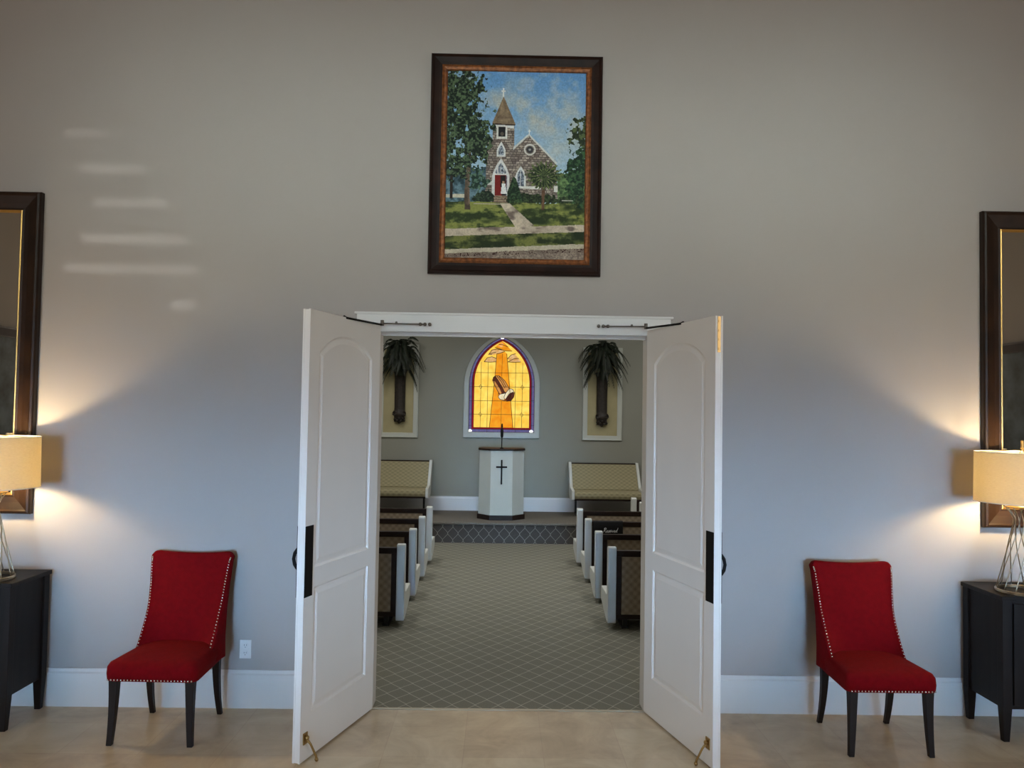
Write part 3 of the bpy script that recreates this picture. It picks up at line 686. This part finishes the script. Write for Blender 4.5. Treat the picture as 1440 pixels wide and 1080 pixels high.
# ------------------------------------------------------------------ outlet
r = thing('wall_outlet', 'white duplex outlet on the wall beside the left red chair', 'outlet', (-1.674, 0, .367))
m = MB(); m.box(-.037, .037, -.006, 0, -.059, .059); m.build('cover_plate', M_plate, r, bevel=.003)
for s in (-1, 1):
    m = MB(); m.lathe([(.0165, 0), (.0165, .003)], n=20); 
    v = [(a, -.006-c, b_+s*.024) for a, b_, c in m.v]; m.v = v
    m.box(-.0075, -.0055, -.0097, -.008, s*.024-.002, s*.024+.008, 1); m.box(.0055, .0075, -.0097, -.008, s*.024-.002, s*.024+.008, 1); m.box(-.002, .002, -.0097, -.008, s*.024-.012, s*.024-.008, 1)
    m.build('socket', [M_plate, M_slot], r)

# ------------------------------------------------------------------ stained glass window
WX, WZ, HB = -.055, 1.482, .62        # centre, base, half width
def pa(w, base, spring, apex, n=16):      # pointed arch outline, local (x,z) in metres, w = half width
    h = (apex-spring)/w; R = (1+h*h)/2*w; L_ = []
    for i in range(n+1):
        dz = (apex-spring)*i/n; L_.append((-(w-R)-math.sqrt(max(0, R*R-dz*dz)), spring+dz))
    L_[-1] = (0, apex)
    return [(-w, base)]+L_+[(-a, b) for a, b in L_[::-1][1:]]+[(w, base)]
r = bpy.data.objects.new('window_1', None); COL.objects.link(r); r.location = (WX, CW, WZ)
struct(r, 'arched stained glass window with praying hands above the podium', 'window')
SP = .85
RA = (.454, .166, .90, 1.588); outer = pa(.62, 0, SP, 1.70); fr_in = pa(.530, .095, .88, 1.648); blue_in = pa(.484, .141, .89, 1.612); red_in = pa(*RA)
def ring2(m, A, B, ya, yb, mi=0):
    n = len(A); vs = [(a, ya, z) for a, z in A]+[(a, yb, z) for a, z in B]; m.add(vs, [(i, (i+1) % n, n+(i+1) % n, n+i) for i in range(n)], mi)
m = MB(); mid1 = pa(.612, .008, SP, 1.692); mid2 = pa(.540, .085, .87, 1.656)
ring2(m, outer, outer, 0, -.030); ring2(m, outer, mid1, -.030, -.038); ring2(m, mid1, mid2, -.038, -.032); ring2(m, mid2, fr_in, -.032, -.006); ring2(m, fr_in, fr_in, -.006, 0)
m.build('window_frame', mat('grey_white_frame', srgb(186, 190, 184), .5), r)
G_blue = glass_emit('blue_violet_glass', srgb(88, 96, 146), srgb(136, 112, 156), .6, 22)
G_red = glass_emit('red_glass', srgb(128, 14, 32), srgb(158, 26, 44), .75)
G_yel = glass_emit('amber_glass', srgb(238, 184, 60), srgb(255, 226, 110), 1.0, 6)
G_org = glass_emit('orange_glass', srgb(226, 130, 14), srgb(248, 170, 44), .95, 9)
G_cloud = glass_emit('cloud_glass', srgb(214, 150, 74), srgb(240, 204, 150), .85, 16)
G_skin = glass_emit('hand_glass', srgb(196, 128, 62), srgb(222, 160, 92), .85, 20)
G_brown = glass_emit('brown_glass', srgb(78, 34, 24), srgb(116, 62, 44), .7, 20)
G_white = glass_emit('clear_white_glass', srgb(214, 196, 150), srgb(248, 238, 208), .9, 12)
G_jewel = emit('bright_jewel', (1, 1, .95, 1), 1.6)
M_lead = mat('lead_came', srgb(58, 44, 30), .6, .3)
m = MB()
def fan(P, y, mi):
    n = len(P); cx = sum(a for a, b in P)/n; cz = sum(b for a, b in P)/n
    m.add([(a, y, b) for a, b in P]+[(cx, y, cz)], [(i, (i+1) % n, n) for i in range(n)], mi)
ring2(m, fr_in, blue_in, -.006, -.006, 0); ring2(m, blue_in, red_in, -.006, -.006, 1); fan(red_in, -.006, 2)
def K(u, v): return ((u-436-(1060-v)*.0125)/365*.62, (1060+.016*(u-436)-v)/365*.62)
def pk(L_): return [K(*p) for p in L_]
fan(pk([(322, 962), (372, 500), (392, 250), (440, 205), (488, 250), (510, 500), (548, 962)]), -.008, 3)
# clouds
for c, mi in (([(270, 325), (300, 290), (345, 280), (388, 296), (388, 325), (330, 332)], 4), ([(310, 262), (345, 215), (392, 205), (440, 215), (470, 230), (400, 250), (350, 262)], 4),
              ([(375, 190), (410, 160), (440, 128), (470, 150), (500, 185), (540, 225), (470, 222), (420, 205)], 3), ([(495, 300), (530, 262), (560, 248), (598, 290), (560, 300), (520, 316)], 4), ([(500, 325), (560, 298), (605, 300), (622, 328), (560, 332)], 4), ([(400, 178), (440, 140), (462, 165), (440, 190)], 4)):
    fan(pk(c), -.010, mi)
# praying hands: far hand, near hand, cuffs, sleeve
fan(pk([(352, 505), (360, 478), (378, 464), (400, 470), (430, 520), (470, 600), (486, 626), (455, 650), (420, 650), (400, 610), (375, 560)]), -.012, 6)
fan(pk([(378, 464), (410, 462), (440, 482), (472, 515), (496, 555), (510, 590), (480, 622), (462, 612), (440, 560), (405, 500)]), -.014, 5)
fan(pk([(360, 520), (372, 512), (420, 585), (440, 632), (424, 640), (398, 598)]), -.014, 5)
fan(pk([(408, 668), (425, 640), (470, 628), (500, 640), (478, 672), (455, 698), (420, 690)]), -.015, 7)
fan(pk([(478, 630), (515, 585), (545, 592), (560, 618), (520, 628), (490, 668), (470, 690), (462, 668)]), -.0165, 7)
fan(pk([(486, 672), (510, 636), (545, 618), (562, 628), (556, 668), (530, 700), (492, 706), (470, 694)]), -.018, 6)
m.build('stained_glass', [G_blue, G_red, G_yel, G_org, G_cloud, G_skin, G_brown, G_white], r)
m = MB()
for P_ in ([K(446, 96)], [K(138, 990)], [K(724, 998)]):
    a, b_ = P_[0]; m.lathe([(.03, 0), (.03, .004)], n=16); k = len(m.v)-32
    for i in range(k, len(m.v)): q = m.v[i]; m.v[i] = (a+q[0], -.009-q[2], b_+q[1]*.8)
m.build('corner_jewel', G_jewel, r)
m = MB()
def lead(P, w=.0042, closed=False, y=-.020):
    P = [K(*p) for p in P]
    m.tube([(a, y, b_) for a, b_ in P], w, 5, closed=closed)
def xi(v, s):                      # inner red edge at height v of the sketch
    z = K(436, v)[1]; w = RA[0]; h = (RA[3]-RA[2])/w; R = (1+h*h)/2*w; dz = max(0, z-RA[2]); x = max(0, w-R+math.sqrt(max(0, R*R-dz*dz))); return 436+s*x*365/.62+(1060-v)*.0125
for v in (433, 568, 703, 832):
    lead([(xi(v, -1)-14, v-2), (xi(v, 1)+14, v+6)], .0032)
for u, v0, v1 in ((240, 330, 945), (306, 330, 940), (572, 335, 945), (638, 340, 950)):
    lead([(u+4, v0), (u-6, 962)], .0032)
lead([(446, 250), (440, 470)], .0026); lead([(438, 706), (434, 962)], .0026)
for P_ in ([(322, 962), (372, 500), (392, 250)], [(488, 250), (510, 500), (548, 962)]): lead(P_, .0042)
for P_ in ([(270, 328), (300, 290), (345, 280), (388, 296)], [(345, 258), (310, 262), (345, 215), (392, 205), (440, 215)], [(388, 328), (330, 332), (270, 328)], [(395, 252), (440, 240), (470, 228)], [(375, 190), (420, 205), (470, 222), (540, 225)],
           [(410, 160), (450, 165), (500, 185)], [(495, 300), (530, 262), (575, 250)], [(500, 328), (560, 298), (605, 296)], [(500, 330), (560, 333), (622, 330)], [(320, 255), (360, 240), (385, 236)]): lead(P_, .005)
for cu, cv in ((238, 568), (638, 574), (236, 832), (632, 838)): lead([(cu, cv-22), (cu+15, cv), (cu, cv+22), (cu-15, cv)], .0045, True)
for P_ in ([(352, 505), (360, 478), (378, 464), (410, 462), (440, 482), (472, 515), (496, 555), (512, 590)], [(352, 505), (375, 560), (410, 625), (408, 668), (425, 690), (460, 700), (492, 708), (530, 702), (556, 668), (564, 625), (545, 592), (515, 585), (478, 630), (425, 640)],
           [(378, 470), (410, 520), (445, 575), (470, 625)], [(395, 468), (430, 510), (470, 580)], [(414, 470), (450, 510), (485, 575)], [(478, 630), (462, 668), (472, 700)], [(556, 620), (510, 640), (486, 690)], [(500, 700), (520, 660), (545, 640)]): lead(P_, .005)
for A_, w_ in ((fr_in, .004), (blue_in, .006), (red_in, .005)): m.tube([(a, -.011, b_) for a, b_ in A_], w_, 5, closed=True)
for v in (165, 235, 300, 433, 568, 703, 832, 940):
    for s in (-1, 1): u = xi(v, s); lead([(u+s*10, v), (u+s*46, v-8 if v < 400 else v)], .0028)
for u in (300, 570): lead([(u, 972), (u, 1008)], .0028)
m.build('lead_lines', M_lead, r)

# ------------------------------------------------------------------ niche panels, sconces, ferns
def niche(cx, label):
    r = thing('wall_niche', label, 'wall panel', (cx, CW, 2.225), 0, 'white framed beige panels beside the arched window')
    frame_mesh(.645, 1.52, [(0, 0), (0, .022), (.006, .030), (.016, .030), (.024, .024), (.074, .020), (.080, .014), (.080, .004)]).build('frame', mat('panel_frame_paint', srgb(196, 199, 190), .5), r)
    flat(.50, 1.38, -.008, M_beige, 'beige_panel', r)
def sconce(cx, label, z0=1.69):
    r = thing('corbel_planter', label, 'wall planter', (cx, CW-.032, z0), 0, 'dark carved corbel planters on the beige panels')
    m = MB(); prof = [(.012, .0), (.032, .02), (.052, .055), (.06, .085), (.088, .115), (.102, .155), (.098, .19), (.082, .205), (.078, .24), (.080, .50), (.086, .74), (.092, .80), (.108, .845), (.118, .865), (.112, .88), (.09, .885)]
    n = 28; vs = []
    for rr, z in prof:
        for i in range(n+1):
            a = PI+PI*i/n; fl = 1+.05*math.cos(a*18) if .2 < z < .8 else 1
            vs.append((rr*fl*math.cos(a), rr*fl*math.sin(a)*.95-.012, z))
    n1 = n+1; m.add(vs, [(j*n1+i, j*n1+i+1, (j+1)*n1+i+1, (j+1)*n1+i) for j in range(len(prof)-1) for i in range(n)], 0, True)
    m.box(-.085, .085, -.014, 0, .03, .88); m.box(-.09, .09, -.09, -.012, .835, .842)
    m.build('planter_body', M_bronze, r)
    m = MB()
    for i in range(7): a = PI+PI*(i+.5)/7; m.ball((.075*math.cos(a), .07*math.sin(a)-.01, .07+.02*math.sin(i*9)), .022)
    m.build('carved_leaves', M_bronze, r)
    for s in (-1, 1):
        m = MB(); m.tube([(s*(.07+.03*math.cos(t*1.2)), -.06-.01*t, .17+.035*math.sin(t*1.2)) for t in (0, 1, 2, 3, 4, 5)], .012, 6); m.build('scroll', M_bronze, r)
    m = MB(); m.tube([(-.105, -.03, .865), (-.08, -.08, .868), (0, -.115, .87), (.08, -.08, .868), (.105, -.03, .865)], .012, 6)
    m.build('rim', M_bronze, r); return r
def fern(cx, label, seed, z0=2.52):
    R_ = random.Random(seed)
    r = thing('potted_fern', label, 'plant', (cx, CW-.125, z0), 0, 'dark drooping ferns in the corbel planters')
    m = MB(); ms = MB()
    def frond(az, L_, lift, droop, base):
        pts = []; n = 12
        for i in range(n+1):
            t = i/n; h = L_*(t*.95); rad = h*(.62+.38*math.sin(min(1, t*1.2)*PI/2)); z = lift*math.sin(min(1, t*1.5)*PI/2)*L_-droop*L_*max(0, t-.3)**1.7*2.0
            x = math.cos(az)*rad; y = -abs(math.sin(az))*rad*.75
            pts.append(Vector((base[0]+x, base[1]+y-.01, base[2]+z)))
        ms.tube(pts, [.004*(1-.7*i/n) for i in range(n+1)], 4)
        for i in range(2, n+1):
            for h2 in (0, .5):
                if i == n and h2: continue
                p = pts[i] if not h2 else (pts[i]+pts[min(n, i+1)])/2
                tng = (pts[min(n, i+1)]-pts[i-1]).normalized(); side = tng.cross(Vector((0, 0, 1)));
                side = side.normalized() if side.length > .05 else Vector((1, 0, 0))
                ln = .085*math.sin(PI*min(.97, (i/n)*.85+.12))+.012
                for s in (-1, 1):
                    d = (side*s*.8+tng*.75+Vector((0, 0, -.5))).normalized(); w = tng*.0085
                    a = p-w; b = p+w; c = p+d*ln*.6+w*.8+Vector((0, 0, -.004)); e = p+d*ln+Vector((0, 0, -.014)); f_ = p+d*ln*.6-w*.8+Vector((0, 0, -.004))
                    m.add([a, b, c, e, f_], [(0, 1, 2, 3, 4)])
    for i in range(62):
        t = (i+.5)/62; az = PI*(.02+.96*R_.random()); L_ = R_.uniform(.30, .42)
        frond(az, L_, R_.uniform(.35, 1.15), R_.uniform(.55, 1.0), (R_.uniform(-.05, .05), R_.uniform(-.03, 0), R_.uniform(.08, .18)))
    for i in range(14):
        az = PI*(.1+.8*R_.random()); frond(az, R_.uniform(.22, .36), R_.uniform(1.1, 1.5), R_.uniform(.2, .5), (R_.uniform(-.03, .03), 0, .10))
    for i in range(10):
        az = PI*R_.choice((.05, .12, .88, .95))*1.0; frond(az, R_.uniform(.28, .36), R_.uniform(.0, .3), R_.uniform(.9, 1.2), (0, 0, .12))
    m.build('fronds', M_leaf, r); ms.build('frond_stems', M_leaf2, r)
    m = MB(); m.tube([(0, -.005, -.06), (.0, -.01, .04), (0, -.012, .16)], [.07, .055, .035], 10); m.build('crown', M_leaf, r)
for cx, n in ((-1.735, 'left'), (1.592, 'right')):
    niche(cx, 'white framed beige wall panel %s of the arched window' % n)
niche_x = {'left': -1.71, 'right': 1.58}
for n, cx in niche_x.items():
    sconce(cx, 'dark carved corbel planter on the panel %s of the arched window' % n)
    fern(cx, 'dark drooping fern in the corbel planter %s of the arched window' % n, 3 if n == 'left' else 8)

# ------------------------------------------------------------------ podium, microphone
r = thing('podium', 'ivory faceted podium with dark top and black cross on the stage', 'podium', (-.042, 7.0, SZ))
def pl(d, xs=0, back=.30): return [(-.342-d, 0-d), (-.165-d*.5, -.20-d), (.165+d*.5, -.20-d), (.342+d, 0-d), (.342+d, back+d), (-.342-d, back+d)]
m = MB(); P0, P1 = pl(0), pl(-.008)
m.add([(a, b, .07) for a, b in P0]+[(a, b, 1.03 if b < 0 else 1.05) for a, b in P1], [tuple(range(6))[::-1], tuple(range(6, 12))]+[(i, (i+1) % 6, 6+(i+1) % 6, 6+i) for i in range(6)])
m.build('podium_body', M_podium, r, bevel=.003)
m = MB(); m.prism(pl(.018), 0, .072, 'z'); m.build('podium_base', M_pewwood, r, bevel=.004)
m = MB(); m.prism(pl(.012), 1.03, 1.058, 'z'); m.build('podium_top', M_pewwood, r, bevel=.004)
m = MB(); m.box(-.012, .012, -.212, -.199, .53, .895); m.box(-.082, .082, -.212, -.199, .775, .80); m.build('cross', M_black, r, bevel=.002)
r = thing('gooseneck_microphone', 'black gooseneck microphone standing on the podium top', 'microphone', (-.045, 6.9, SZ+1.058))
m = MB(); m.lathe([(.03, 0), (.03, .01), (.012, .018)], n=20); m.build('mic_base', M_black, r)
m = MB(); m.tube([(0, 0, .01), (0, 0, .12), (.002, -.005, .2), (.004, -.015, .24)], .007, 8); m.build('gooseneck', M_black, r)
m = MB(); m.lathe([(.008, .16), (.021, .18), (.023, .26), (.017, .30), (.009, .31)], n=16); m.lathe([(.009, .31), (.014, .33), (.010, .37), (.003, .375)], n=12); m.build('mic_head', M_black, r)

# ------------------------------------------------------------------ pews
def rounded_top(y0, y1, z, rr=.018, n=4):
    P = []
    for i in range(n+1): a = PI/2*i/n; P.append((y1-rr+rr*math.sin(a) if False else y1-rr+rr*math.cos(PI/2-a), z-rr+rr*math.sin(PI/2-a)))
    return P
def pew_end_profile(H=.717, zb=.05):
    P = [(0, zb), (.09, zb), (.455, .152), (.475, .172), (.475, .275), (.465, .285), (.10, .285), (.085, .30), (.082, H-.02), (.075, H-.005), (.062, H), (.02, H), (.006, H-.005), (0, H-.02)]
    return P
def make_pew(sgn, length, label, loc, fab=None, group='white ended chapel pews', H=.717):
    r = thing('pew', label, 'pew', loc, 0, group); T = .074
    def X(a, b): return sorted((sgn*a, sgn*b))
    for x in (0, length-T):
        m = MB(); a, b = X(x, x+T); m.prism(pew_end_profile(H), a, b, 'x'); m.build('end_panel', M_pewwhite, r, bevel=.010, seg=3)
    m = MB(); a, b = X(T, length-T); zt = H-.030
    m.box(a, b, .0, .06, zt-.052, zt); m.box(a, b, .0, .05, .085, .125)
    for x in (T, length-T-.045): c, d = X(x, x+.045); m.box(c, d, 0, .05, .125, zt-.052)
    m.build('backrest_frame', M_pewwood, r, bevel=.003)
    m = MB(); c, d = X(T+.045, length-T-.045); m.box(c, d, .006, .045, .125, zt-.052); m.box(a+.001, b-.001, .045, .075, .25, zt-.03)
    m.build('back_cushion', M_pewfab, r, bevel=.006)
    m = MB(); m.box(a, b, .05, .45, .15, .20); m.build('seat_board', M_pewwood, r, bevel=.003)
    m = MB(); m.box(a+.002, b-.002, .06, .47, .20, .262); m.build('seat_cushion', M_pewfab, r, bevel=.018, seg=3)
    for x in (.14, length/2, length-.18):
        m = MB(); c, d = X(x, x+.04); m.box(c, d, .03, .07, 0, .15); m.box(c, d, .36, .40, 0, .15); m.box(c-.01 if sgn > 0 else c-.01, d+.01, .02, .41, 0, .018); m.build('leg', M_foot, r)
    return r
names = ['nearest the door', 'second from the door', 'third from the door', 'fourth from the door, nearest the stage']
for sgn, xe, side, ln in ((-1, -.898, 'left', 3.0), (1, .898, 'right', 2.2)):
    proto = None
    for k in range(4):
        lab = 'white ended pew %s of aisle, %s' % (side, names[k])
        if side == 'right' and k == 2: lab += ', under black cloth'
        loc = (xe, 1.96+.9535*k, 0)
        if proto is None: proto = make_pew(sgn, ln, lab, loc)
        else: dup(proto, loc, None, lab)
ln = 2.2
p5 = make_pew(1, 2.2, 'white ended pew at the far right in front of the stage, farther of two', (1.775, 6.04, 0), H=.735)
# the pew before it starts further along the row
m5 = dup(p5, (1.80, 5.50, 0), None, 'white ended pew at the far right in front of the stage, nearer of two')

# reserved cloth draped over the third right pew
r = thing('reserved_cloth', 'black cloth reading Reserved draped over a right pew back', 'cloth', (.985, 1.96+.9535*2, .687))
m = MB(); w = .335; prof = [(-.006, -.17), (-.006, -.05), (-.006, -.005), (-.001, .005), (.03, .007), (.061, .005), (.084, -.02), (.084, -.06), (.084, -.16)]
nx = 14; vs = []
for i in range(nx+1):
    for j, (y, z) in enumerate(prof):
        k = abs(z)*.02*math.sin(i*1.3+j*.3)*(1 if y > .05 else -1); vs.append((w*i/nx, y+k*(.6 if z < -.03 else 0)-(.002 if y < 0 else 0), z))
q = len(prof); m.add(vs, [(i*q+j, i*q+j+1, (i+1)*q+j+1, (i+1)*q+j) for i in range(nx) for j in range(q-1)], 0, True)
c = m.build('cloth', M_cloth, r); so_ = c.modifiers.new('thick', 'SOLIDIFY'); so_.thickness = .003; so_.offset = 0
# cursive "Reserved": strokes in a unit system, sheared
def script():
    S_ = []; x = 0
    def add(P, adv):
        nonlocal x
        S_.append([(x+a, b) for a, b in P]); x += adv
    add([(.05, .0), (.12, .5), (.2, 1.0)], 0); add([(0, .8), (.1, .98), (.3, 1.03), (.5, .9), (.45, .68), (.2, .55), (.35, .3), (.5, .05), (.62, .05), (.7, .15)], .66)
    E_ = [(0, .12), (.12, .25), (.25, .42), (.18, .5), (.08, .42), (.06, .2), (.14, .04), (.28, .08), (.36, .2)]
    s_ = [(0, .12), (.12, .35), (.18, .5), (.24, .3), (.26, .1), (.14, .0), (.05, .06), (.2, .08), (.34, .2)]
    r_ = [(0, .12), (.08, .35), (.12, .5), (.2, .42), (.26, .4), (.24, .15), (.3, .05), (.38, .2)]
    v_ = [(0, .3), (.06, .45), (.1, .25), (.14, .04), (.24, .3), (.27, .48), (.36, .42)]
    d_ = [(.28, .4), (.14, .46), (.04, .25), (.08, .04), (.2, .08), (.3, .4), (.4, 1.1), (.31, .3), (.34, .05), (.46, .14)]
    for g, a in ((E_, .34), (s_, .32), (E_, .34), (r_, .36), (v_, .34), (E_, .34), (d_, .4)): add(g, a)
    return S_, x
S_, wt = script(); m = MB(); k = .155/wt
for st_ in S_:
    m.tube([(.112+(a+b*.25)*k, -.0125, -.118+b*k*1.0) for a, b in st_], .0026, 5)
m.build('reserved_lettering', M_script, r)

# benches on the stage, facing the door
def bench(sgn, loc, label, ln=1.13):
    r = thing('stage_bench', label, 'bench', loc, 0, 'tan upholstered benches against the wall behind the podium'); T = .045
    def X(a, b): return sorted((sgn*a, sgn*b))
    zb0, zs = .30, .32        # above stage
    # y: 0 = wall side, negative = towards the door
    prof = [(-.02, .80), (-.06, .80), (-.36, .405), (-.66, .385), (-.685, .375), (-.685, .29), (-.66, .275), (-.30, .275), (-.24, .30)]
    for x in (0, ln-T):
        m = MB(); a, b = X(x, x+T); m.prism([(.0, .815), (-.062, .815), (-.38, .44), (-.68, .42), (-.70, .41), (-.70, .275), (-.66, .262), (-.30, .262), (-.22, .30)], a, b, 'x'); m.build('end_panel', M_pewwhite, r, bevel=.006)
    a, b = X(T, ln-T)
    m = MB(); m.prism([(-.06, .79), (-.075, .785), (-.37, .41), (-.34, .36), (-.30, .38), (-.03, .78)], a, b, 'x'); m.build('back_cushion', M_benchfab, r, bevel=.008)
    m = MB(); m.prism([(-.34, .40), (-.66, .395), (-.69, .375), (-.695, .33), (-.68, .285), (-.34, .285)], a, b, 'x'); m.build('seat_cushion', M_benchfab, r, bevel=.012, seg=3)
    m = MB(); m.prism([(-.0, .805), (-.065, .805), (-.065, .79), (-.0, .79)], a, b, 'x'); m.prism([(-.02, .79), (-.045, .79), (-.32, .40), (-.29, .30), (-.25, .32)], a, b, 'x'); m.prism([(-.29, .26), (-.67, .26), (-.67, .285), (-.29, .285)], a, b, 'x'); m.build('bench_frame', M_pewwood, r)
    for x in (.09, ln-.12):
        m = MB(); c, d = X(x, x+.03); m.box(c, d, -.26, -.22, 0, .28); m.box(c, d, -.50, -.22, .0, .02); m.build('leg', M_foot, r)
    return r
bench(1, (1.045, 7.90, SZ), 'tan upholstered bench on the stage right of the podium')
bench(-1, (-1.16, 7.90, SZ), 'tan upholstered bench on the stage left of the podium')
